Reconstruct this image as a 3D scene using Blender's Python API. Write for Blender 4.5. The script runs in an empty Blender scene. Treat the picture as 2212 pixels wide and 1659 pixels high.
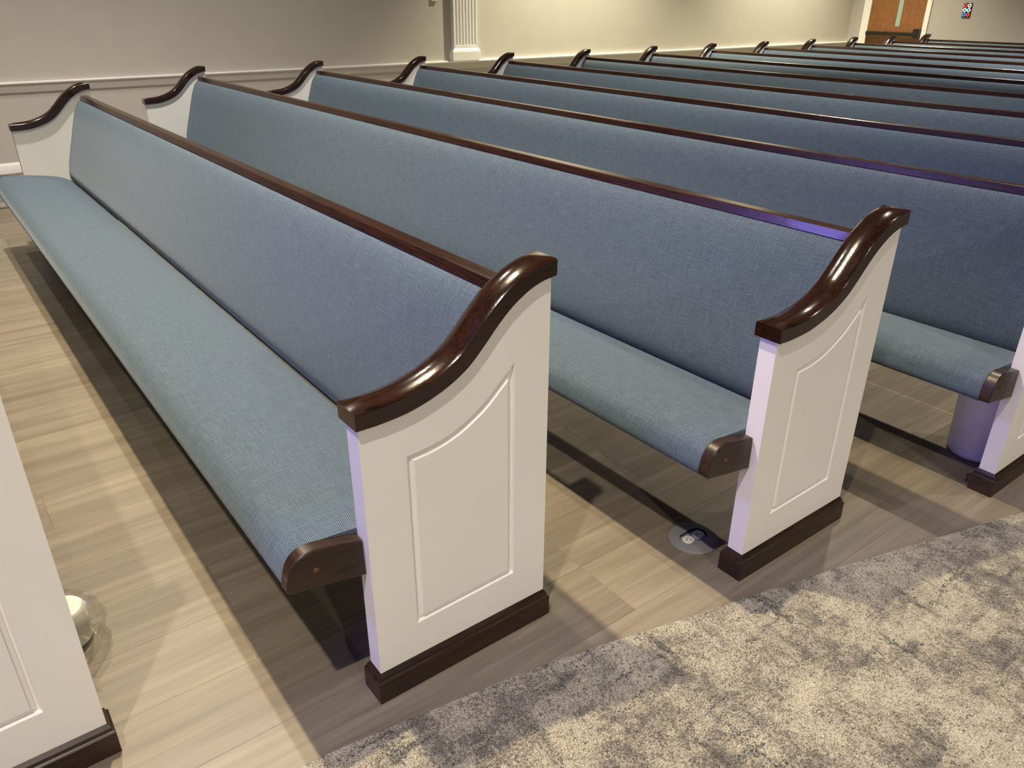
import bpy, bmesh, math, random
from mathutils import Vector, Matrix
random.seed(7)
PI = math.pi
scene = bpy.context.scene
COL = scene.collection

# ------------------------------------------------------------------ camera
cam_data = bpy.data.cameras.new('camera')
cam = bpy.data.objects.new('camera', cam_data)
COL.objects.link(cam)
RIGHT = Vector((0.6028207, 0.7978698, 0.0033147))
UP = Vector((-0.3565877, 0.2656943, 0.8956851))
FWD = Vector((-0.7137593, 0.5411195, -0.4446766))
m = Matrix((RIGHT, UP, -FWD)).transposed().to_4x4()
m.translation = Vector((1.10432, -0.49853, 1.33192))
cam.matrix_world = m
cam_data.sensor_fit = 'HORIZONTAL'
cam_data.sensor_width = 36.0
cam_data.lens = 1683.05 / 2212 * 36.0
cam_data.clip_start = 0.02
cam_data.clip_end = 100
scene.camera = cam

# ------------------------------------------------------------------ world, exposure
scene.view_settings.view_transform = 'Standard'
scene.view_settings.look = 'None'
scene.view_settings.gamma = 1.0
scene.view_settings.use_curve_mapping = False
scene.view_settings.exposure = 0.12
world = bpy.data.worlds.new('hall_ambient')
scene.world = world
world.use_nodes = True
bg = world.node_tree.nodes['Background']
bg.inputs['Color'].default_value = (1.0, 0.93, 0.90, 1)
bg.inputs['Strength'].default_value = 0.032

# ------------------------------------------------------------------ ceiling spots, added fills and stage wash
def spot(name, loc, target, watts, color, angle, blend=0.6, radius=0.07):
    l = bpy.data.lights.new(name, 'SPOT')
    l.energy = watts
    l.color = color
    l.spot_size = math.radians(angle)
    l.spot_blend = blend
    l.shadow_soft_size = radius
    o = bpy.data.objects.new(name, l)
    COL.objects.link(o)
    o.location = loc
    d = Vector(target) - Vector(loc)
    o.rotation_euler = d.to_track_quat('-Z', 'Y').to_euler()
    return o

WARM = (1.0, 0.82, 0.54)
WARM2 = (1.0, 0.89, 0.72)
SOFT = (1.0, 0.91, 0.78)
GOLD = (1.0, 0.91, 0.63)
VIOLET = (0.30, 0.26, 1.0)
H = 4.3
# recessed downlights in the ceiling and one added wall fill, pointing straight down: x, y, watts, colour, cone
DOWN = [(-3.6, 0.27, 720, SOFT, 112), (-1.27, -0.03, 930, WARM, 92), (1.2, -1.4, 540, WARM2, 108), (-5.4, -0.75, 205, WARM2, 108),
        (3.4, 0.9, 180, WARM2, 108), (-4.9, 2.4, 210, SOFT, 96),  # second lamp is an added fill that lifts the side wall
        (-5.65, 6.2, 1600, GOLD, 88), (-5.65, 10.2, 1500, GOLD, 88),
        (-3.0, 3.5, 560, WARM2, 86), (-0.8, 3.4, 460, WARM2, 86), (1.6, 3.4, 240, WARM2, 86),
        (-3.0, 7.4, 860, SOFT, 92), (-0.5, 7.4, 760, SOFT, 92), (2.0, 7.4, 640, SOFT, 92), (-2.6, 10.0, 620, SOFT, 92), (0.4, 10.0, 520, SOFT, 92)]
for dx_, dy_, pw, cc, cone in DOWN:
    spot('ceiling_downlight', (dx_, dy_, H), (dx_, dy_, 0), pw, cc, cone, 0.9, 0.045)
# added fill spot, unseen source across the hall, brightens the pew end panels
spot('panel_fill_spot', (11.0, -1.5, H), (0.2, 0.8, 0.4), 1250, SOFT, 28, 0.9, 0.06)
# violet stage wash from the front of the hall
spot('stage_light', (-0.6, -4.4, 4.5), (0.1, 0.9, 0.4), 310, VIOLET, 44, 0.9, 0.25)
spot('stage_light', (0.2, -6.5, 2.8), (0.1, 0.9, 0.4), 420, VIOLET, 30, 0.9, 0.7)
spot('stage_light', (-4.3, -5.5, 3.8), (-1.6, 1.0, 0.6), 300, VIOLET, 34, 0.9, 0.4)

# ------------------------------------------------------------------ material helpers
def mat(name):
    mt = bpy.data.materials.new(name)
    mt.use_nodes = True
    nt = mt.node_tree
    return mt, nt, nt.nodes['Principled BSDF']

class G:
    """small node-graph helper"""
    def __init__(self, nt):
        self.nt = nt
    def n(self, typ, **kw):
        nd = self.nt.nodes.new(typ)
        for k, v in kw.items():
            if k.startswith('in_'):
                nd.inputs[int(k[3:])].default_value = v
            else:
                setattr(nd, k, v)
        return nd
    def l(self, a, b):
        self.nt.links.new(a, b)
    def math(self, op, a, b=None, clamp=False):
        nd = self.n('ShaderNodeMath', operation=op, use_clamp=clamp)
        for i, s in enumerate((a, b)):
            if s is None:
                continue
            if hasattr(s, 'default_value') or hasattr(s, 'is_linked'):
                self.l(s, nd.inputs[i])
            else:
                nd.inputs[i].default_value = s
        return nd.outputs[0]
    def mix(self, fac, a, b, blend='MIX'):
        nd = self.n('ShaderNodeMix', data_type='RGBA', blend_type=blend)
        for sock, s in ((nd.inputs[0], fac), (nd.inputs[6], a), (nd.inputs[7], b)):
            if hasattr(s, 'is_linked'):
                self.l(s, sock)
            elif isinstance(s, tuple):
                sock.default_value = (*s, 1) if len(s) == 3 else s
            else:
                sock.default_value = s
        return nd.outputs[2]
    def ramp(self, fac, stops, interp='LINEAR'):
        nd = self.n('ShaderNodeValToRGB')
        cr = nd.color_ramp
        cr.interpolation = interp
        while len(cr.elements) < len(stops):
            cr.elements.new(0.5)
        for e, (p, c) in zip(cr.elements, stops):
            e.position = p
            e.color = (*c, 1) if len(c) == 3 else c
        self.l(fac, nd.inputs[0])
        return nd.outputs[0]
    def noise(self, vec, scale, detail=4, rough=0.55, dist=0.0):
        nd = self.n('ShaderNodeTexNoise')
        nd.inputs['Scale'].default_value = scale
        nd.inputs['Detail'].default_value = detail
        nd.inputs['Roughness'].default_value = rough
        nd.inputs['Distortion'].default_value = dist
        if vec is not None:
            self.l(vec, nd.inputs['Vector'])
        return nd.outputs[0]
    def mapping(self, vec, scale=(1, 1, 1), rot=(0, 0, 0), loc=(0, 0, 0)):
        nd = self.n('ShaderNodeMapping')
        nd.inputs['Scale'].default_value = scale
        nd.inputs['Rotation'].default_value = rot
        nd.inputs['Location'].default_value = loc
        self.l(vec, nd.inputs['Vector'])
        return nd.outputs[0]
    def bump(self, height, strength, dist, bsdf):
        nd = self.n('ShaderNodeBump')
        nd.inputs['Strength'].default_value = strength
        nd.inputs['Distance'].default_value = dist
        self.l(height, nd.inputs['Height'])
        self.l(nd.outputs[0], bsdf.inputs['Normal'])

def plain(name, color, rough=0.5, metal=0.0, coat=0.0, emit=None, estr=0.0):
    mt, nt, b = mat(name)
    g = G(nt)
    tc = g.n('ShaderNodeTexCoord')
    nz = g.noise(tc.outputs['Object'], 35, 3)
    c = g.ramp(nz, [(0.3, tuple(x * 0.94 for x in color)), (0.7, tuple(min(1, x * 1.04) for x in color))])
    g.l(c, b.inputs['Base Color'])
    b.inputs['Roughness'].default_value = rough
    b.inputs['Metallic'].default_value = metal
    b.inputs['Coat Weight'].default_value = coat
    if emit:
        b.inputs['Emission Color'].default_value = (*emit, 1)
        b.inputs['Emission Strength'].default_value = estr
    return mt

# ---- fabric: woven two-tone upholstery, UV in metres
def fabric():
    mt, nt, b = mat('woven_blue_fabric')
    g = G(nt)
    uv = g.n('ShaderNodeUVMap', uv_map='weave')
    wob = g.n('ShaderNodeTexNoise')
    wob.inputs['Scale'].default_value = 9
    g.l(uv.outputs[0], wob.inputs['Vector'])
    off = g.n('ShaderNodeVectorMath', operation='SCALE')
    g.l(wob.outputs[1], off.inputs[0]); off.inputs['Scale'].default_value = 0.004
    ad = g.n('ShaderNodeVectorMath', operation='ADD')
    g.l(uv.outputs[0], ad.inputs[0]); g.l(off.outputs[0], ad.inputs[1])
    sp = g.n('ShaderNodeSeparateXYZ'); g.l(ad.outputs[0], sp.inputs[0])
    k = 2 * PI / 0.0054
    a = g.math('SINE', g.math('MULTIPLY', sp.outputs[0], k))
    c = g.math('SINE', g.math('MULTIPLY', sp.outputs[1], k))
    w = g.math('MULTIPLY', a, c)
    w = g.math('ADD', g.math('MULTIPLY', w, 0.5), 0.5)
    fine = g.noise(g.mapping(uv.outputs[0], (1, 1, 1)), 420, 2, 0.6)
    slub = g.noise(g.mapping(uv.outputs[0], (18, 260, 1)), 1.0, 3, 0.6)
    slub2 = g.noise(g.mapping(uv.outputs[0], (260, 18, 1)), 1.0, 3, 0.6)
    var = g.math('ADD', g.math('MULTIPLY', slub, 0.5), g.math('MULTIPLY', slub2, 0.5))
    f = g.math('ADD', g.math('MULTIPLY', w, 0.8), g.math('ADD', g.math('MULTIPLY', g.math('SUBTRACT', fine, 0.5), 0.5), g.math('MULTIPLY', g.math('SUBTRACT', var, 0.42), 0.55)), True)
    col = g.ramp(f, [(0.05, (0.010, 0.023, 0.044)), (0.48, (0.050, 0.082, 0.120)), (1.0, (0.29, 0.35, 0.395))])
    g.l(col, b.inputs['Base Color'])
    b.inputs['Roughness'].default_value = 0.85
    b.inputs['Specular IOR Level'].default_value = 0.25
    b.inputs['Sheen Weight'].default_value = 0.22
    b.inputs['Sheen Roughness'].default_value = 0.4
    b.inputs['Sheen Tint'].default_value = (0.75, 0.85, 0.95, 1)
    g.bump(f, 0.35, 0.0012, b)
    return mt

def wood(name, dark, light, axis=1, gloss=0.22, coat=0.35):
    mt, nt, b = mat(name)
    g = G(nt)
    tc = g.n('ShaderNodeTexCoord')
    s = [70, 70, 70]; s[axis] = 5
    v = g.mapping(tc.outputs['Object'], tuple(s))
    nz = g.noise(v, 1.0, 5, 0.6, 0.6)
    s2 = [420, 420, 420]; s2[axis] = 14
    pores = g.noise(g.mapping(tc.outputs['Object'], tuple(s2)), 1.0, 2, 0.5)
    c = g.ramp(nz, [(0.3, dark), (0.7, light)])
    pf = g.ramp(pores, [(0.36, (0.45, 0.45, 0.45)), (0.48, (1, 1, 1))])
    c = g.mix(1.0, c, pf, 'MULTIPLY')
    g.l(c, b.inputs['Base Color'])
    b.inputs['Roughness'].default_value = gloss
    b.inputs['Coat Weight'].default_value = coat
    b.inputs['Coat Roughness'].default_value = 0.05
    g.bump(g.math('ADD', pores, nz), 0.12, 0.001, b)
    return mt

def painted(name, color, rough=0.42, bump=0.08, scale=260):
    mt, nt, b = mat(name)
    g = G(nt)
    tc = g.n('ShaderNodeTexCoord')
    nz = g.noise(tc.outputs['Object'], scale, 3)
    big = g.noise(tc.outputs['Object'], 3, 3)
    c = g.ramp(big, [(0.3, tuple(x * 0.97 for x in color)), (0.7, tuple(min(1, x * 1.02) for x in color))])
    g.l(c, b.inputs['Base Color'])
    b.inputs['Roughness'].default_value = rough
    g.bump(nz, bump, 0.001, b)
    return mt

def plank_mat():
    mt, nt, b = mat('vinyl_plank_taupe_oak')
    g = G(nt)
    tc = g.n('ShaderNodeTexCoord')
    geo = g.n('ShaderNodeNewGeometry')
    oi = g.n('ShaderNodeObjectInfo')
    rnd = g.n('ShaderNodeCombineXYZ')
    g.l(g.math('MULTIPLY', oi.outputs['Random'], 31.0), rnd.inputs[0])
    g.l(g.math('MULTIPLY', oi.outputs['Random'], 17.0), rnd.inputs[1])
    pos = g.n('ShaderNodeVectorMath', operation='ADD')
    g.l(geo.outputs['Position'], pos.inputs[0]); g.l(rnd.outputs[0], pos.inputs[1])
    v = pos.outputs[0]
    broad = g.noise(g.mapping(v, (9, 0.9, 1)), 1.0, 4, 0.55, 0.3)
    streak = g.noise(g.mapping(v, (34, 1.3, 1)), 1.0, 6, 0.66, 0.5)
    fine = g.noise(g.mapping(v, (330, 9, 1)), 1.0, 3, 0.6)
    f = g.math('ADD', g.math('MULTIPLY', broad, 0.38), g.math('MULTIPLY', streak, 0.50))
    f = g.math('ADD', f, g.math('MULTIPLY', fine, 0.12))
    f = g.math('ADD', f, g.math('MULTIPLY', g.math('SUBTRACT', oi.outputs['Random'], 0.5), 0.05))
    c = g.ramp(f, [(0.30, (0.118, 0.098, 0.074)), (0.46, (0.170, 0.144, 0.110)), (0.56, (0.215, 0.183, 0.140)), (0.72, (0.290, 0.252, 0.195))])
    g.l(c, b.inputs['Base Color'])
    b.inputs['Roughness'].default_value = 0.42
    b.inputs['Specular IOR Level'].default_value = 0.4
    g.bump(g.math('ADD', streak, fine), 0.12, 0.0015, b)
    return mt

def carpet_mat():
    mt, nt, b = mat('distressed_loop_carpet')
    g = G(nt)
    geo = g.n('ShaderNodeNewGeometry')
    P = geo.outputs['Position']
    warp = g.n('ShaderNodeTexNoise'); warp.inputs['Scale'].default_value = 22; warp.inputs['Detail'].default_value = 5
    warp.inputs['Roughness'].default_value = 0.7
    g.l(P, warp.inputs['Vector'])
    sc = g.n('ShaderNodeVectorMath', operation='SCALE'); g.l(warp.outputs[1], sc.inputs[0]); sc.inputs['Scale'].default_value = 0.05
    pv = g.n('ShaderNodeVectorMath', operation='ADD'); g.l(P, pv.inputs[0]); g.l(sc.outputs[0], pv.inputs[1])
    V = pv.outputs[0]
    patch = g.noise(V, 6.0, 8, 0.72, 0.2)
    patch2 = g.noise(g.mapping(V, (1, 1, 1), (0, 0, 0), (5.3, 2.2, 0)), 17.0, 6, 0.75)
    # broken dark lines in two diagonal directions
    l1 = g.noise(g.mapping(V, (30, 3.2, 1), (0, 0, math.radians(-43))), 1.0, 5, 0.72)
    l2 = g.noise(g.mapping(V, (3.2, 24, 1), (0, 0, math.radians(-25))), 1.0, 5, 0.72)
    gate = g.noise(g.mapping(V, (1, 1, 1), (0, 0, 0), (1.7, 8.2, 0)), 5.0, 3, 0.6)
    grain = g.noise(P, 300, 2, 0.6)
    tuft = g.noise(P, 120, 3, 0.7)
    vor = g.n('ShaderNodeTexVoronoi', feature='F1'); vor.inputs['Scale'].default_value = 230
    g.l(P, vor.inputs['Vector'])
    loop = g.math('SUBTRACT', 1.0, vor.outputs['Distance'])
    gt = g.math('ADD', g.math('MULTIPLY', g.math('SUBTRACT', grain, 0.5), 0.42), g.math('MULTIPLY', g.math('SUBTRACT', tuft, 0.5), 0.42))
    f = g.math('ADD', g.math('MULTIPLY', patch, 0.60), g.math('MULTIPLY', patch2, 0.40))
    f = g.math('ADD', f, gt)
    base = g.ramp(f, [(0.32, (0.080, 0.076, 0.070)), (0.41, (0.165, 0.150, 0.130)), (0.462, (0.225, 0.205, 0.172)), (0.482, (0.40, 0.37, 0.29)), (0.58, (0.57, 0.53, 0.42))])
    lm = g.math('ADD', g.math('MULTIPLY', g.math('MAXIMUM', l1, l2), 0.70), g.math('MULTIPLY', gate, 0.30))
    lm = g.math('ADD', lm, g.math('MULTIPLY', gt, 1.1))
    dark = g.ramp(lm, [(0.575, (0, 0, 0)), (0.625, (1, 1, 1))])
    col = g.mix(dark, base, (0.070, 0.072, 0.068))
    gap_shade = g.ramp(vor.outputs['Distance'], [(0.30, (1, 1, 1)), (0.75, (0.62, 0.60, 0.57))])  # shade between the carpet loops, put into the colour
    col = g.mix(1.0, col, gap_shade, 'MULTIPLY')
    g.l(col, b.inputs['Base Color'])
    b.inputs['Roughness'].default_value = 0.95
    b.inputs['Specular IOR Level'].default_value = 0.1
    b.inputs['Sheen Weight'].default_value = 0.2
    g.bump(loop, 1.0, 0.006, b)
    return mt

M = dict(
    fabric=fabric(),
    wood_y=wood('espresso_wood_along_depth', (0.010, 0.0036, 0.0024), (0.030, 0.0105, 0.006), 1, 0.16, 0.25),
    wood_x=wood('espresso_wood_along_length', (0.016, 0.0055, 0.004), (0.042, 0.015, 0.009), 0, 0.24, 0.15),
    wood_base=wood('walnut_stained_base', (0.012, 0.0052, 0.0028), (0.042, 0.0185, 0.0092), 1, 0.38, 0.05),
    white=painted('ivory_paint_pew', (0.86, 0.84, 0.815)),
    back_board=painted('dark_fabric_back', (0.05, 0.07, 0.09), 0.8),
    plank=plank_mat(),
    carpet=carpet_mat(),
    wall=painted('greige_wall_paint', (0.57, 0.535, 0.49), 0.75, 0.15, 180),
    wall_grey=painted('grey_wall_paint', (0.47, 0.435, 0.43), 0.75, 0.15, 180),
    trim=painted('white_trim_paint', (0.90, 0.89, 0.88), 0.4),
    trim_band=painted('greige_trim_paint', (0.63, 0.595, 0.565), 0.5),
    door=wood('orange_oak_door', (0.22, 0.085, 0.025), (0.36, 0.15, 0.048), 2, 0.4, 0.2),
    black=plain('black_metal', (0.012, 0.010, 0.009), 0.35),
    glass=plain('frosted_door_glass', (0.34, 0.50, 0.44), 0.15),
    grey=plain('grey_outlet_plate', (0.22, 0.225, 0.23), 0.5),
    dark_blue=plain('dark_recess', (0.012, 0.013, 0.03), 0.5),
    outlet=plain('white_outlet_plastic', (0.80, 0.78, 0.74), 0.35),
    slot=plain('outlet_slot_dark', (0.04, 0.04, 0.05), 0.6),
    bin=plain('white_bin_plastic', (0.86, 0.84, 0.84), 0.4),
    steel=plain('dull_steel', (0.18, 0.16, 0.15), 0.35, 0.9),
    plug=plain('reddish_wood_plug', (0.12, 0.04, 0.018), 0.4),
    paper=plain('white_paper', (0.86, 0.87, 0.83), 0.8),
    red=plain('red_led', (0.2, 0.01, 0.01), 0.4, emit=(1.0, 0.06, 0.05), estr=1.0),
    cyan=plain('white_led', (0.3, 0.4, 0.4), 0.4, emit=(0.70, 0.97, 1.0), estr=0.9),
    blue=plain('blue_led', (0.01, 0.05, 0.3), 0.4, emit=(0.06, 0.35, 1.0), estr=1.0),
    switch=plain('white_switch_plastic', (0.82, 0.81, 0.79), 0.4),
)
def film():
    mt, nt, b = mat('clear_crinkled_film')
    g = G(nt)
    tc = g.n('ShaderNodeTexCoord')
    tr = g.n('ShaderNodeBsdfTransparent'); tr.inputs[0].default_value = (0.95, 0.95, 0.93, 1)
    gl = g.n('ShaderNodeBsdfGlossy'); gl.inputs['Roughness'].default_value = 0.12
    df = g.n('ShaderNodeBsdfDiffuse'); df.inputs[0].default_value = (0.8, 0.8, 0.76, 1)
    lw = g.n('ShaderNodeLayerWeight'); lw.inputs[0].default_value = 0.35
    cre = g.ramp(g.noise(tc.outputs['Object'], 40, 3, 0.6, 1.5), [(0.60, (0, 0, 0)), (0.68, (1, 1, 1))])
    m1 = g.n('ShaderNodeMixShader'); m2 = g.n('ShaderNodeMixShader')
    g.l(g.math('ADD', g.math('MULTIPLY', lw.outputs[1], 0.30), 0.03, True), m1.inputs[0])
    g.l(tr.outputs[0], m1.inputs[1]); g.l(gl.outputs[0], m1.inputs[2])
    g.l(g.math('ADD', g.math('MULTIPLY', cre, 0.16), 0.02), m2.inputs[0])
    g.l(m1.outputs[0], m2.inputs[1]); g.l(df.outputs[0], m2.inputs[2])
    g.l(m2.outputs[0], nt.nodes['Material Output'].inputs['Surface'])
    return mt
M['film'] = film()

# ------------------------------------------------------------------ mesh helpers
def finish(me, smooth=None):
    if smooth is not None:
        me.polygons.foreach_set('use_smooth', [True] * len(me.polygons))
        me.set_sharp_from_angle(angle=math.radians(smooth))
    me.update()
    return me

def mesh_from(name, verts, faces, material, smooth=None):
    me = bpy.data.meshes.new(name)
    me.from_pydata(verts, [], faces)
    bm = bmesh.new(); bm.from_mesh(me)
    bmesh.ops.recalc_face_normals(bm, faces=bm.faces)
    bm.to_mesh(me); bm.free()
    me.materials.append(M[material])
    return finish(me, smooth)

def obj(name, me, parent=None, loc=(0, 0, 0)):
    o = bpy.data.objects.new(name, me)
    COL.objects.link(o)
    if parent is not None:
        o.parent = parent
    o.location = loc
    return o

def empty(name, loc=(0, 0, 0)):
    o = bpy.data.objects.new(name, None)
    o.empty_display_size = 0.1
    COL.objects.link(o)
    o.location = loc
    return o

def tag(o, label, cat, group=None):
    o['label'] = label; o['category'] = cat
    if group:
        o['group'] = group
    return o

def struct(o, label=None):
    o['kind'] = 'structure'
    if label:
        o['label'] = label
    return o

def bevel(o, w=0.003, seg=2, ang=35):
    md = o.modifiers.new('bevel', 'BEVEL')
    md.width = w; md.segments = seg; md.limit_method = 'ANGLE'; md.angle_limit = math.radians(ang)
    return o

def box_data(x0, x1, y0, y1, z0, z1):
    v = [(x, y, z) for z in (z0, z1) for (x, y) in ((x0, y0), (x1, y0), (x1, y1), (x0, y1))]
    f = [(0, 3, 2, 1), (4, 5, 6, 7), (0, 1, 5, 4), (1, 2, 6, 5), (2, 3, 7, 6), (3, 0, 4, 7)]
    return v, f

def box(name, b, material, parent=None, bev=0.0):
    v, f = box_data(*b)
    o = obj(name, mesh_from(name, v, f, material), parent)
    if bev:
        bevel(o, bev)
    return o

def prism_x(name, prof, x0, x1, material, smooth=None, uv=False):
    """extrude a closed (y,z) profile along x; weave UVs in metres when uv"""
    n = len(prof)
    v = [(x0, y, z) for y, z in prof] + [(x1, y, z) for y, z in prof]
    f = [(i, (i + 1) % n, n + (i + 1) % n, n + i) for i in range(n)]
    f += [tuple(range(n - 1, -1, -1)), tuple(range(n, 2 * n))]
    me = bpy.data.meshes.new(name)
    me.from_pydata(v, [], f)
    if uv:
        arc = [0.0]
        for i in range(n):
            a, b = prof[i], prof[(i + 1) % n]
            arc.append(arc[-1] + math.hypot(a[0] - b[0], a[1] - b[1]))
        lay = me.uv_layers.new(name='weave')
        for p in me.polygons:
            for li, vi in zip(p.loop_indices, p.vertices):
                x = v[vi][0]; k = vi % n
                if p.index == n - 1 and k == 0:
                    s = arc[n]
                else:
                    s = arc[k]
                if p.index >= n:
                    lay.data[li].uv = (v[vi][1], v[vi][2])
                else:
                    lay.data[li].uv = (x, s)
    bm = bmesh.new(); bm.from_mesh(me)
    bmesh.ops.recalc_face_normals(bm, faces=bm.faces)
    bm.to_mesh(me); bm.free()
    me.materials.append(M[material])
    return finish(me, smooth)

def lathe(name, prof, material, seg=32, smooth=40, close_ends=True):
    v, f = [], []
    for r, z in prof:
        for i in range(seg):
            a = 2 * PI * i / seg
            v.append((r * math.cos(a), r * math.sin(a), z))
    for j in range(len(prof) - 1):
        for i in range(seg):
            f.append((j * seg + i, j * seg + (i + 1) % seg, (j + 1) * seg + (i + 1) % seg, (j + 1) * seg + i))
    if close_ends:
        f.append(tuple(range(seg - 1, -1, -1)))
        f.append(tuple((len(prof) - 1) * seg + i for i in range(seg)))
    return mesh_from(name, v, f, material, smooth)

def catmull(pts, n=5):
    out = []
    P = [pts[0]] + list(pts) + [pts[-1]]
    for i in range(1, len(P) - 2):
        p0, p1, p2, p3 = P[i - 1:i + 3]
        for k in range(n):
            t = k / n
            out.append(tuple(0.5 * (2 * p1[c] + (p2[c] - p0[c]) * t + (2 * p0[c] - 5 * p1[c] + 4 * p2[c] - p3[c]) * t * t
                                    + (3 * p1[c] - p0[c] - 3 * p2[c] + p3[c]) * t ** 3) for c in range(len(p1))))
    out.append(pts[-1])
    return out

# ------------------------------------------------------------------ structure: floor of planks
WX, WY = -6.647, 12.175
floor = struct(obj('floor', mesh_from('floor', *box_data(-6.9, 6.5, -4.0, 12.4, -0.10, -0.004), 'plank')), 'taupe wood-look plank floor under the pews')
PW, PL = 0.2, 1.22
plank_me = None
def plank_mesh(w, l):
    e = 0.0004
    g_ = 0.0001
    v = []
    for z, i in ((-0.0045, g_), (-e, g_), (0.0, g_ + e)):
        v += [(i, i, z), (w - i, i, z), (w - i, l - i, z), (i, l - i, z)]
    f = [(8, 9, 10, 11)]
    for r in (0, 4):
        for i in range(4):
            f.append((r + i, r + (i + 1) % 4, r + 4 + (i + 1) % 4, r + 4 + i))
    return mesh_from('plank', v, f, 'plank')
plank_me = plank_mesh(PW, PL)
half = {}
cols = [(-0.27 + PW * k) for k in range(-26, 5)]
for ci, x in enumerate(cols):
    off = random.choice((0.0, 0.31, 0.62, 0.93, 0.47, 0.78))
    y = -2.6 + off - PL
    if abs(x + 0.47) < 0.01:
        y = -0.171 - PL * 2
    ymax = 4.2
    while y < ymax:
        if y + PL > -2.0 and y < ymax:
            obj('plank', plank_me, floor, (x, y, 0))
        y += PL
# remaining floor (behind the planks that are built singly)
fb = mesh_from('floor_rear', *box_data(-6.9, 6.5, 4.9, 12.4, -0.01, 0.0), 'plank')
rear = obj('plank_field', fb, floor); rear['kind'] = 'stuff'
fb2 = mesh_from('floor_side', *box_data(0.73, 6.5, -4.0, 4.9, -0.01, -0.0005), 'plank')
side = obj('plank_field', fb2, floor); side['kind'] = 'stuff'

# ------------------------------------------------------------------ carpets
edge = [(0.035, -2.4), (0.045, -1.2), (0.050, -0.5), (0.053, -0.204), (0.084, 0.032), (0.142, 0.359), (0.232, 0.72), (0.337, 1.14), (0.524, 1.811), (0.80, 2.75), (1.35, 4.9), (3.2, 12.1)]
edge = catmull(edge, 10)
v, f = [], []
for i, (x, y) in enumerate(edge):
    j = 0.0016 * (random.random() - 0.5)
    v += [(x + j, y, 0.0), (x + j, y, 0.005), (x + 0.004 + j, y, 0.0085), (x + 3.2, y, 0.0085), (x + 3.2, y, 0.0)]
for i in range(len(edge) - 1):
    for k in range(4):
        a = i * 5 + k
        f.append((a, a + 5, a + 6, a + 1))
f.append((0, 1, 2, 3, 4)); n5 = (len(edge) - 1) * 5
f.append((n5 + 4, n5 + 3, n5 + 2, n5 + 1, n5))
carpet = obj('aisle_carpet', mesh_from('aisle_carpet', v, f, 'carpet', 30))
tag(carpet, 'mottled cream and grey distressed carpet running along the aisle beside the pew ends', 'carpet')
carpet2 = box('side_carpet', (WX + 0.002, -5.33, -3.0, 12.1, 0.0, 0.0085), 'carpet')
tag(carpet2, 'cream mottled carpet strip by the left wall beyond the far pew ends', 'carpet')

# ------------------------------------------------------------------ walls and trim
wl = struct(box('wall_left', (WX - 0.15, WX, -4.0, WY + 0.15, 0, 6.0), 'wall'), 'greige painted side wall above and below a chair rail')
wb_x = (-6.35, -5.405)  # door opening
v1, f1 = box_data(WX, wb_x[0], WY, WY + 0.15, 0, 6.0)
v2, f2 = box_data(wb_x[1], 6.5, WY, WY + 0.15, 0, 6.0)
v3, f3 = box_data(wb_x[0], wb_x[1], WY, WY + 0.15, 2.15, 6.0)
vv = v1 + v2 + v3
ff = f1 + [tuple(i + 8 for i in q) for q in f2] + [tuple(i + 16 for i in q) for q in f3]
struct(obj('wall_back', mesh_from('wall_back', vv, ff, 'wall_grey')), 'grey painted back wall around the wooden door')

def prism_y(name, prof, y0, y1, material, smooth=None):
    n = len(prof)
    v = [(x, y0, z) for x, z in prof] + [(x, y1, z) for x, z in prof]
    f = [(i, (i + 1) % n, n + (i + 1) % n, n + i) for i in range(n)]
    f += [tuple(range(n - 1, -1, -1)), tuple(range(n, 2 * n))]
    return mesh_from(name, v, f, material, smooth)

rail = struct(empty('trim_1', (WX, 0, 0)), 'white lipped chair rail running along the side wall')
obj('rail_lip', prism_y('rail_lip', [(0, 0.684), (0.020, 0.684), (0.032, 0.690), (0.036, 0.698), (0.034, 0.705), (0.026, 0.708), (0, 0.708)], -4.0, WY, 'trim', 40), rail)
obj('rail_band', prism_y('rail_band', [(0, 0.625), (0.012, 0.625), (0.016, 0.633), (0.018, 0.668), (0.022, 0.684), (0, 0.684)], -4.0, WY, 'trim_band', 40), rail)
bl = struct(obj('baseboard_left', prism_y('baseboard_left', [(0, 0), (0.016, 0), (0.016, 0.066), (0.012, 0.074), (0.010, 0.080), (0.006, 0.088), (0, 0.090)], -4.0, WY, 'trim', 40), None, (WX, 0, 0)), 'white baseboard along the foot of the side wall')
# chair rail on back wall
t3 = struct(empty('trim_3', (0, WY, 0)), 'short chair rail on the back wall beside the door frame')
obj('rail_lip', prism_x('rail_lip', [(0, 0.684), (-0.020, 0.684), (-0.032, 0.690), (-0.036, 0.698), (-0.034, 0.705), (-0.026, 0.708), (0, 0.708)], WX + 0.036, -6.43, 'trim', 40), t3)
obj('rail_band', prism_x('rail_band', [(0, 0.625), (-0.012, 0.625), (-0.016, 0.633), (-0.018, 0.668), (-0.022, 0.684), (0, 0.684)], WX + 0.022, -6.43, 'trim_band', 40), t3)

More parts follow.
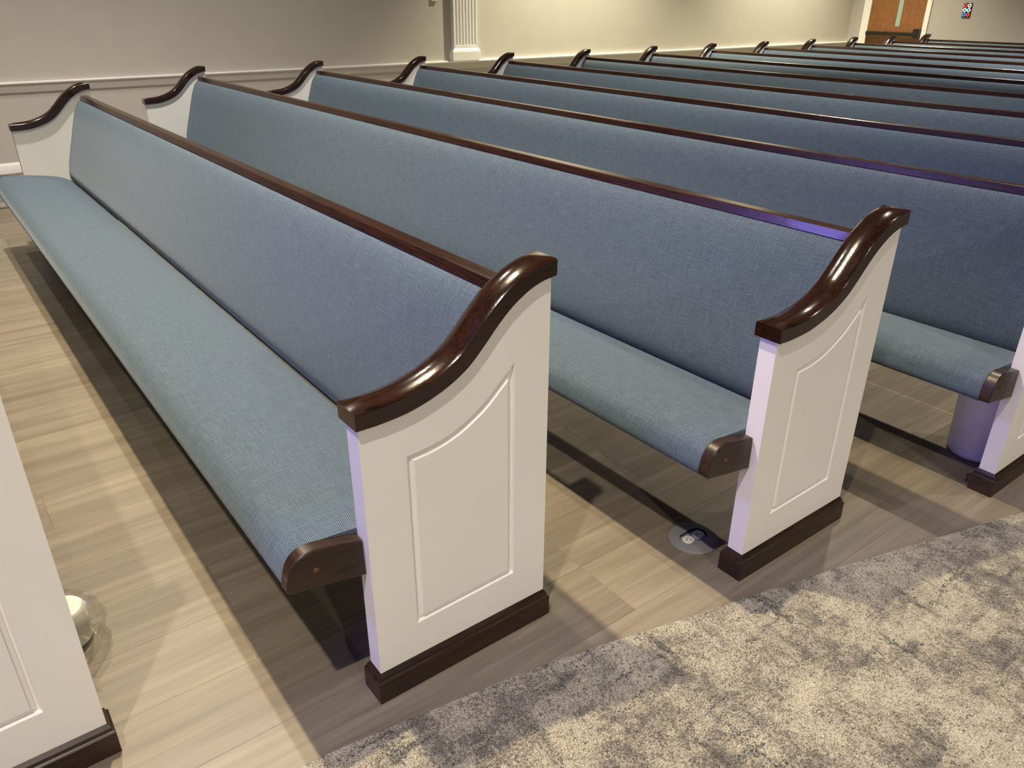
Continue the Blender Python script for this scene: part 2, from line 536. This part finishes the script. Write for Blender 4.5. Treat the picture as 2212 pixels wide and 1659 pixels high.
# fluted pilaster standing on the chair rail
pil = struct(empty('trim_2', (WX, 4.69, 0.708)), 'white fluted pilaster standing on the chair rail')
hw, dp = 0.155, 0.055
def flute_prof(depth):
    pts = [(0, -hw), (dp, -hw)]
    nfl = 7; fw = 0.024; pitch = (2 * hw - 0.03) / nfl
    for i in range(nfl):
        c = -hw + 0.015 + pitch * (i + 0.5)
        for k in range(7):
            a = PI * k / 6
            pts.append((dp - depth * math.sin(a), c - fw / 2 * math.cos(a)))
    pts += [(dp, hw), (0, hw)]
    return pts
lv = []
zs = [(0.12, 0.0), (0.150, 0.0), (0.1505, 0.003), (0.155, 0.007), (0.163, 0.010), (3.4, 0.010)]
n = len(flute_prof(0))
for z, dpt in zs:
    lv += [(x, y, z) for x, y in flute_prof(dpt)]
lf = []
for r in range(len(zs) - 1):
    for i in range(n):
        lf.append((r * n + i, r * n + (i + 1) % n, (r + 1) * n + (i + 1) % n, (r + 1) * n + i))
obj('shaft', mesh_from('shaft', lv, lf, 'trim'), pil)
def slab(name, rings, parent, material='trim'):
    # rings: (half width, depth, z)
    v, f = [], []
    for w_, d_, z in rings:
        v += [(0, -w_, z), (d_, -w_, z), (d_, w_, z), (0, w_, z)]
    for r in range(len(rings) - 1):
        for i in range(4):
            f.append((r * 4 + i, r * 4 + (i + 1) % 4, r * 4 + 4 + (i + 1) % 4, r * 4 + 4 + i))
    f += [(3, 2, 1, 0), tuple(len(rings) * 4 - 4 + i for i in range(4))]
    return obj(name, mesh_from(name, v, f, material), parent)
slab('plinth', [(0.182, 0.075, 0.0), (0.182, 0.075, 0.088), (0.178, 0.072, 0.093), (0.178, 0.072, 0.100), (0.168, 0.066, 0.107), (0.168, 0.066, 0.113), (0.157, 0.058, 0.121), (0.155, 0.055, 0.1225)], pil)
tag(box('wall_switch', (WX, WX + 0.018, 4.297, 4.362, 1.292, 1.402), 'switch', None, 0.004), 'small white wall plate cut by the top edge, left of the pilaster', 'wall plate')

# ------------------------------------------------------------------ door in back wall
door = struct(empty('door_1', ((wb_x[0] + wb_x[1]) / 2, WY, 0)), 'orange-brown wooden door with narrow glass strip and black push bar')
dx = (wb_x[0] + wb_x[1]) / 2
def dbox(name, b, material, parent=door, bev=0.002):
    b = (b[0] - dx, b[1] - dx, b[2], b[3], b[4], b[5])
    return box(name, b, material, parent, bev)
leaf = dbox('door_leaf', (-6.318, -5.437, 0.0, 0.045, 0.01, 2.10), 'door')
obj_g = dbox('glass_strip', (-5.876, -5.808, -0.004, 0.02, 0.947, 1.95), 'glass')
dbox('casing', (-6.435, -6.318, -0.022, 0.0, 0.0, 2.22), 'trim')
dbox('casing_bead', (-6.385, -6.352, -0.030, -0.022, 0.0, 2.20), 'trim')
dbox('casing', (-5.437, -5.365, -0.022, 0.0, 0.0, 2.22), 'trim')
dbox('casing', (-6.318, -5.437, -0.022, 0.0, 2.12, 2.22), 'trim')
bar = dbox('push_bar', (-6.30, -5.50, -0.075, -0.035, 0.815, 0.872), 'black', door, 0.006)
hd = dbox('push_bar_head', (-5.535, -5.442, -0.085, 0.0, 0.795, 0.925), 'black', door, 0.006)
dbox('push_bar_bracket', (-6.31, -6.25, -0.06, 0.0, 0.815, 0.872), 'black', door, 0.004)

# ------------------------------------------------------------------ LED keypad on back wall
kp = empty('control_keypad', (-4.843, WY, 1.187))
tag(kp, 'dark wall keypad with six glowing red, white and blue ring buttons', 'keypad')
box('back_plate', (-0.058, 0.058, -0.014, 0, -0.092, 0.092), 'black', kp, 0.004)
def torus(name, R_, r_, material, parent, loc):
    v, f = [], []
    A, B = 20, 8
    for i in range(A):
        a = 2 * PI * i / A
        for j in range(B):
            b = 2 * PI * j / B
            v.append(((R_ + r_ * math.cos(b)) * math.cos(a), r_ * math.sin(b), (R_ + r_ * math.cos(b)) * math.sin(a)))
    for i in range(A):
        for j in range(B):
            f.append((i * B + j, ((i + 1) % A) * B + j, ((i + 1) % A) * B + (j + 1) % B, i * B + (j + 1) % B))
    return obj(name, mesh_from(name, v, f, material, 60), parent, loc)
for r, (ca, cb) in enumerate((('red', 'cyan'), ('cyan', 'cyan'), ('blue', 'red'))):
    for s, cc in ((-1, ca), (1, cb)):
        torus('ring_button', 0.019, 0.0065, cc, kp, (s * 0.0275, -0.017, 0.058 - r * 0.058))

# ------------------------------------------------------------------ pew parts
LOW = [(-0.008, 0.6575), (0.043, 0.6575), (0.106, 0.664), (0.172, 0.684), (0.224, 0.712), (0.261, 0.745), (0.298, 0.783), (0.331, 0.812), (0.370, 0.836), (0.404, 0.848), (0.438, 0.853)]
CURVE = catmull(LOW, 5)
PT = 0.045   # panel thickness
PYB = 0.433

def curve_z(y):
    for a, b in zip(CURVE, CURVE[1:]):
        if a[0] <= y <= b[0]:
            t = (y - a[0]) / (b[0] - a[0])
            return a[1] + t * (b[1] - a[1])
    return CURVE[-1][1]

def panel_mesh(sgn):
    """white end panel with a routed groove; outer face at x=0 looking along sgn"""
    NS = 24
    out = [(0.0, 0.05), (PYB, 0.05)] + [(PYB * (1 - i / NS), curve_z(PYB * (1 - i / NS)) + 0.004) for i in range(NS + 1)]
    tc_ = catmull([(0.093, 0.5655), (0.157, 0.572), (0.21, 0.588), (0.265, 0.619), (0.306, 0.654), (0.3455, 0.690)], 8)
    def tz(y):
        for a, b in zip(tc_, tc_[1:]):
            if a[0] <= y <= b[0] + 1e-9:
                return a[1] + (y - a[0]) / (b[0] - a[0]) * (b[1] - a[1])
        return tc_[-1][1]
    def ring(d):
        y0, y1 = 0.093 + d, 0.3455 - d
        pts = [(y0, 0.158 + d), (y1, 0.165 + d)]
        for i in range(NS + 1):
            y = y1 + (y0 - y1) * i / NS
            sl = (tz(min(0.3455, y + 0.004)) - tz(max(0.093, y - 0.004))) / 0.008
            pts.append((y, tz(y) - d * math.sqrt(1 + sl * sl)))
        return pts
    rings = [(ring(0.0), 0.0), (ring(0.0030), -0.0075), (ring(0.0065), -0.0085), (ring(0.0085), -0.0055), (ring(0.0145), -0.0035), (ring(0.0165), -0.0005)]
    bm = bmesh.new()
    def loop(poly, x):
        vs = [bm.verts.new((sgn * x, y, z)) for y, z in poly]
        es = [bm.edges.new((vs[i], vs[(i + 1) % len(vs)])) for i in range(len(vs))]
        return vs, es
    vo, eo = loop(out, 0.0)
    loops = []
    for r, x in rings:
        vs, es = loop(r, x)
        loops.append((vs, es))
    for (va, _), (vb, _) in zip([(vo, eo)] + loops, loops):
        for i in range(len(va)):
            j = (i + 1) % len(va)
            bm.faces.new((va[i], va[j], vb[j], vb[i]))
    bm.faces.new(loops[-1][0])
    vi, ei = loop(out, -PT)
    for i in range(len(vo)):
        j = (i + 1) % len(vo)
        bm.faces.new((vo[i], vo[j], vi[j], vi[i]))
    bm.faces.new(vi)
    bmesh.ops.recalc_face_normals(bm, faces=bm.faces)
    me = bpy.data.meshes.new('end_panel')
    bm.to_mesh(me); bm.free()
    me.materials.append(M['white'])
    return me

def cap_mesh(sgn):
    xo, xi = 0.0114, -0.0566
    T = 0.033
    crown = 0.0085
    # arc-length parametrised curve with normals (kept upright at both ends)
    L_ = [0.0]
    for a, b in zip(CURVE, CURVE[1:]):
        L_.append(L_[-1] + math.hypot(a[0] - b[0], a[1] - b[1]))
    tot = L_[-1]
    ts = sorted(set([0.0, 0.0012, 0.03, tot - 0.03, tot - 0.0012, tot] + [tot * i / 48 for i in range(1, 48) if 0.034 < tot * i / 48 < tot - 0.034]))
    def at(s):
        for i in range(len(L_) - 1):
            if L_[i] <= s <= L_[i + 1] + 1e-9:
                t = (s - L_[i]) / (L_[i + 1] - L_[i])
                a, b = CURVE[i], CURVE[i + 1]
                return a[0] + (b[0] - a[0]) * t, a[1] + (b[1] - a[1]) * t
        return CURVE[-1]
    v, f = [], []
    NA = 9
    for s in ts:
        y, z = at(s)
        y0, z0 = at(max(0, s - 0.012)); y1, z1 = at(min(tot, s + 0.012))
        tx, tz = y1 - y0, z1 - z0
        ln = math.hypot(tx, tz)
        ny, nz = -tz / ln, tx / ln
        e = min(1.0, s / 0.03, (tot - s) / 0.03)
        if s < 0.002 or s > tot - 0.002:
            ny, nz = 0.0, 1.0
        ny *= e
        cr = crown * e
        small = 0.0012 if 0 < s < tot else 0.0028
        sec = [(xi, 0.0), (xi, T - small)]
        for k in range(NA):
            t = k / (NA - 1)
            xx = xi + small + (xo - xi - 2 * small) * t
            sec.append((xx, T + cr * (1 - (2 * t - 1) ** 2)))
        sec += [(xo, T - small), (xo, 0.0)]
        for xx, h in sec:
            v.append((sgn * xx, y + ny * h, z + nz * h))
    n_ = NA + 4
    for r in range(len(ts) - 1):
        for i in range(n_):
            j = (i + 1) % n_
            f.append((r * n_ + i, r * n_ + j, (r + 1) * n_ + j, (r + 1) * n_ + i))
    f += [tuple(range(n_ - 1, -1, -1)), tuple((len(ts) - 1) * n_ + i for i in range(n_))]
    return mesh_from('cap_rail', v, f, 'wood_y', 28)

def base_mesh(sgn):
    x0, x1, y0, y1 = -0.0573, 0.0117, -0.0112, 0.4435
    rings = [(0.0, 0.0), (0.0525, 0.0), (0.055, 0.0015), (0.0565, 0.0042), (0.0600, 0.0046), (0.0640, 0.0055), (0.0690, 0.0085), (0.0724, 0.0108)]
    v, f = [], []
    for z, i in rings:
        v += [(sgn * (x0 + i), y0 + i, z), (sgn * (x1 - i), y0 + i, z), (sgn * (x1 - i), y1 - i, z), (sgn * (x0 + i), y1 - i, z)]
    for r in range(len(rings) - 1):
        for i in range(4):
            f.append((r * 4 + i, r * 4 + (i + 1) % 4, r * 4 + 4 + (i + 1) % 4, r * 4 + 4 + i))
    f += [(3, 2, 1, 0), tuple(len(rings) * 4 - 4 + i for i in range(4))]
    return mesh_from('base_block', v, f, 'wood_base')

BR = [(0.0, 0.321), (-0.002, 0.4055), (-0.035, 0.4135), (-0.085, 0.4245), (-0.106, 0.4265), (-0.122, 0.424), (-0.136, 0.416), (-0.147, 0.402), (-0.154, 0.383), (-0.158, 0.362), (-0.157, 0.353), (-0.151, 0.3475), (-0.142, 0.3465), (-0.093, 0.3375)]
def bracket_mesh(sgn):
    pr = [BR[0]] + catmull(BR[1:12], 4) + BR[12:]
    me = prism_x('seat_bracket', pr, sgn * -0.050, sgn * -0.020, 'wood_base', 30)
    return me

PANEL = {1: panel_mesh(1), -1: panel_mesh(-1)}
CAP = {1: cap_mesh(1), -1: cap_mesh(-1)}
BASE = {1: base_mesh(1), -1: base_mesh(-1)}
BRK = {1: bracket_mesh(1), -1: bracket_mesh(-1)}
PLUG = lathe('screw_plug', [(0.0062, 0.0), (0.0062, 0.0012), (0.005, 0.0022), (0.002, 0.0026)], 'plug', 14)
BOLT = lathe('anchor_bolt', [(0.011, 0.0), (0.011, 0.003), (0.006, 0.004), (0.006, 0.016), (0.010, 0.017), (0.010, 0.022), (0.006, 0.025)], 'steel', 16)

SEAT = catmull([(0.238, 0.335), (0.234, 0.350), (0.224, 0.362), (0.195, 0.377), (0.155, 0.391), (0.10, 0.402), (0.04, 0.411), (-0.03, 0.419), (-0.09, 0.4225), (-0.115, 0.420), (-0.134, 0.410), (-0.146, 0.397), (-0.153, 0.380), (-0.1565, 0.362), (-0.153, 0.349), (-0.143, 0.342)], 3)
SEAT += [(-0.12, 0.339), (0.235, 0.318)]
BACK = catmull([(0.250, 0.345), (0.238, 0.358), (0.2315, 0.378), (0.2305, 0.405), (0.239, 0.45), (0.256, 0.508), (0.286, 0.60), (0.305, 0.66), (0.322, 0.71), (0.338, 0.748), (0.354, 0.775), (0.370, 0.791), (0.386, 0.796)], 3)
BACK += [(0.400, 0.796), (0.262, 0.345)]
BOARD = [(0.256, 0.33), (0.398, 0.797), (0.416, 0.797), (0.278, 0.33)]
RAIL = [(0.3745, 0.7965), (0.416, 0.7965), (0.4195, 0.800), (0.4195, 0.8145), (0.416, 0.8180), (0.385, 0.8190), (0.3815, 0.8165)]
SBOARD = [(-0.095, 0.340), (0.25, 0.319), (0.25, 0.308), (-0.085, 0.330)]

def pew(x_near, x_far, y, label):
    p = empty('church_pew', ((x_near + x_far) / 2, y, 0))
    cx = (x_near + x_far) / 2
    tag(p, label, 'pew', 'blue upholstered pews in rows')
    a, b = x_far - cx, x_near - cx
    for s, xx in ((1, b), (-1, a)):
        pn = obj('end_panel', PANEL[s], p, (xx, 0, 0)); pn['label'] = 'white painted end panel with routed groove'
        c = obj('cap_rail', CAP[s], pn); c['label'] = 'glossy dark brown S-curved cap'
        bs = obj('base_block', BASE[s], pn); bs['label'] = 'dark brown base moulding'
        bk = obj('seat_bracket', BRK[s], p, (xx, 0, 0)); bevel(bk, 0.0030, 2, 50)
        pl = obj('screw_plug', PLUG, bk, (s * -0.0202, -0.099, 0.381)); pl.rotation_euler = (0, s * PI / 2, 0)
        obj('anchor_bolt', BOLT, p, (xx - s * 0.072, 0.03, 0.0))
    i = PT - 0.0005
    sx0, sx1 = a + i + 0.004, b - i - 0.004
    seat = obj('seat_cushion', prism_x('seat_cushion', SEAT, sx0, sx1, 'fabric', 40, True), p); seat['label'] = 'blue woven seat cushion'
    back = obj('backrest_cushion', prism_x('backrest_cushion', BACK, sx0 - 0.003, sx1 + 0.003, 'fabric', 40, True), p)
    obj('back_board', prism_x('back_board', BOARD, a + i, b - i, 'wood_x'), p)
    rl = obj('top_rail', prism_x('top_rail', RAIL, a + i, b - i, 'wood_x'), p); rl['label'] = 'dark brown wooden top rail'
    obj('seat_board', prism_x('seat_board', SBOARD, a + i, b - i, 'wood_x'), p)
    return p

LABELS = [
    'frontmost pew, only its white end panel showing at the lower left edge',
    'nearest full blue pew with long pale seat and white end panel in the centre',
    'second full blue pew, its end panel beside the round floor outlet',
    'third full blue pew with a white bin under its seat at the right edge',
]
for r, nm in ((4, 'fourth'), (5, 'fifth'), (6, 'sixth'), (7, 'seventh'), (8, 'eighth'), (9, 'ninth'), (10, 'tenth'), (11, 'eleventh')):
    LABELS.append('%s blue pew counted back from the nearest full pew, its backrest and far cap showing' % nm)
LABELS.append('second last pew, its curved cap in front of the wooden door')
LABELS.append('rearmost blue pew nearest the back wall, a thin strip under the keypad')
for r in range(14):
    if r == 0: xn, y = -0.2079, -0.9161
    elif r == 1: xn, y = 0.0, 0.0
    elif r == 2: xn, y = 0.2045, 0.914
    elif r == 3: xn, y = 0.4152, 1.8165
    else: xn, y = 0.4152 + 0.21 * (r - 3), 1.8165 + 0.9271 * (r - 3)
    # the far caps' inner faces stand at x = -L
    xf = (-3.4, -4.1433)[r] if r < 2 else -4.9573
    pew(xn, xf - 0.0566, y, LABELS[r])

# ------------------------------------------------------------------ floor outlet
fo = empty('floor_outlet', (0.026, 0.946, 0.0))
tag(fo, 'round grey floor outlet cover with two white receptacles beside the second pew end', 'floor outlet')
def plate_mesh():
    """disc with a stadium-shaped well"""
    bm = bmesh.new()
    N = 48
    def circ(r, z):
        return [bm.verts.new((r * math.cos(2 * PI * i / N), r * math.sin(2 * PI * i / N), z)) for i in range(N)]
    def stad(hl, r, z):
        out = []
        for i in range(N):
            a = 2 * PI * i / N
            x, y = r * math.cos(a), r * math.sin(a)
            y += hl if math.sin(a) >= 0 else -hl
            out.append(bm.verts.new((x, y, z)))
        return out
    rings = [circ(0.069, 0.0), circ(0.069, 0.0018), circ(0.067, 0.0032), circ(0.061, 0.0042), stad(0.019, 0.0265, 0.0082), stad(0.019, 0.0245, 0.0082)]
    for a, b in zip(rings, rings[1:]):
        for i in range(N):
            bm.faces.new((a[i], a[(i + 1) % N], b[(i + 1) % N], b[i]))
    bmesh.ops.recalc_face_normals(bm, faces=bm.faces)
    me = bpy.data.meshes.new('cover_plate'); bm.to_mesh(me); bm.free()
    me.materials.append(M['grey'])
    return finish(me, 30)
obj('cover_plate', plate_mesh(), fo)
def stadium(hl, r, z0, z1, material, name, N=32):
    v = []
    for z in (z0, z1):
        for i in range(N):
            a = 2 * PI * (i + 0.5) / N
            v.append((r * math.cos(a), r * math.sin(a) + (hl if math.sin(a) >= 0 else -hl), z))
    f = [(i, (i + 1) % N, N + (i + 1) % N, N + i) for i in range(N)] + [tuple(range(N, 2 * N))]
    return mesh_from(name, v, f, material, 40)
obj('well_wall', stadium(0.019, 0.0246, 0.0082, 0.0006, 'dark_blue', 'well_wall'), fo)
obj('well_floor', stadium(0.019, 0.0240, 0.0004, 0.0012, 'grey', 'well_floor'), fo)
OUT_ME = None
def recept_mesh():
    N = 28; v = []
    for z, s in ((0.0, 1.0), (0.0045, 1.0), (0.0056, 0.94)):
        for i in range(N):
            a = 2 * PI * i / N
            x = max(-0.0145, min(0.0145, 0.0178 * math.cos(a))); y = 0.0165 * math.sin(a)
            v.append((x * s, y * s, z))
    f = []
    for r in range(2):
        f += [(r * N + i, r * N + (i + 1) % N, (r + 1) * N + (i + 1) % N, (r + 1) * N + i) for i in range(N)]
    f.append(tuple(2 * N + i for i in range(N)))
    return mesh_from('receptacle', v, f, 'outlet', 40)
RM = recept_mesh()
SL = mesh_from('slot', *box_data(-0.0010, 0.0010, -0.0035, 0.0035, 0.0, 0.0004), 'slot')
GL = lathe('ground_hole', [(0.0023, 0.0), (0.0023, 0.0004)], 'slot', 12)
for yy in (-0.0205, 0.0205):
    rc = obj('receptacle', RM, fo, (0, yy, 0.0012)); rc['label'] = 'white receptacle'
    obj('slot', SL, rc, (-0.0055, 0.0045, 0.0056))
    obj('slot', SL, rc, (0.0055, 0.0045, 0.0056))
    obj('ground_hole', GL, rc, (0.0, -0.006, 0.0056))

# ------------------------------------------------------------------ waste bin under third pew
bn = empty('waste_bin', (0.270, 2.040, 0.0))
tag(bn, 'white round plastic waste bin under the third pew seat at right', 'bin')
obj('bucket', lathe('bucket', [(0.068, 0.0), (0.077, 0.003), (0.081, 0.009), (0.083, 0.018), (0.0885, 0.205), (0.0893, 0.207), (0.0893, 0.214), (0.0885, 0.217), (0.0905, 0.285), (0.0865, 0.285), (0.084, 0.21), (0.079, 0.02), (0.065, 0.012)], 'bin', 48, 35), bn)
obj('rim', lathe('rim', [(0.091, 0.281), (0.0945, 0.283), (0.0955, 0.288), (0.093, 0.292), (0.087, 0.291), (0.0865, 0.285)], 'bin', 48, 60, False), bn)

# ------------------------------------------------------------------ plastic bag with white roll under the frontmost pew
bag = empty('plastic_bag', (-0.565, -0.508, 0.0))
tag(bag, 'crinkled clear plastic bag lying on the floor behind the frontmost pew end', 'bag')
bm = bmesh.new()
bmesh.ops.create_icosphere(bm, subdivisions=4, radius=1.0)
rr = random.Random(3)
dirs = [Vector((rr.uniform(-1, 1), rr.uniform(-1, 1), rr.uniform(-1, 1))).normalized() for _ in range(34)]
amps = [rr.uniform(0.86, 1.05) for _ in dirs]
for vt in bm.verts:
    d = vt.co.normalized()
    # planar facets of a crumpled film: smallest of many cutting planes
    s_ = min(amp_ * 0.93 / max(0.05, d.dot(q)) for q, amp_ in zip(dirs, amps))
    s_ = min(s_, 1.08) + rr.uniform(-0.006, 0.006)
    p = Vector((d.x * 0.140, d.y * 0.100, d.z * 0.062)) * s_
    p.z = max(p.z + 0.058, 0.002)
    vt.co = p
me = bpy.data.meshes.new('film'); bm.to_mesh(me); bm.free()
me.materials.append(M['film'])
finish(me)
obj('film', me, bag)
# gathered neck of the bag
nv, nf = [], []
for j in range(6):
    for i in range(14):
        a_ = 2 * PI * i / 14
        r_ = (0.020, 0.011, 0.008, 0.014, 0.026, 0.034)[j] * (1 + 0.35 * (i % 2))
        nv.append((0.118 + 0.012 * j, r_ * math.cos(a_), 0.040 - 0.003 * j + r_ * 0.6 * math.sin(a_)))
for j in range(5):
    for i in range(14):
        nf.append((j * 14 + i, j * 14 + (i + 1) % 14, (j + 1) * 14 + (i + 1) % 14, (j + 1) * 14 + i))
obj('gathered_neck', mesh_from('gathered_neck', nv, nf, 'film'), bag)
roll = obj('paper_roll', lathe('paper_roll', [(0.012, 0.0), (0.044, 0.0), (0.050, 0.005), (0.051, 0.045), (0.050, 0.085), (0.044, 0.092), (0.012, 0.090)], 'paper', 32), None, (-0.578, -0.497, 0.006))
tag(roll, 'white rounded paper roll inside the clear plastic bag', 'paper roll')
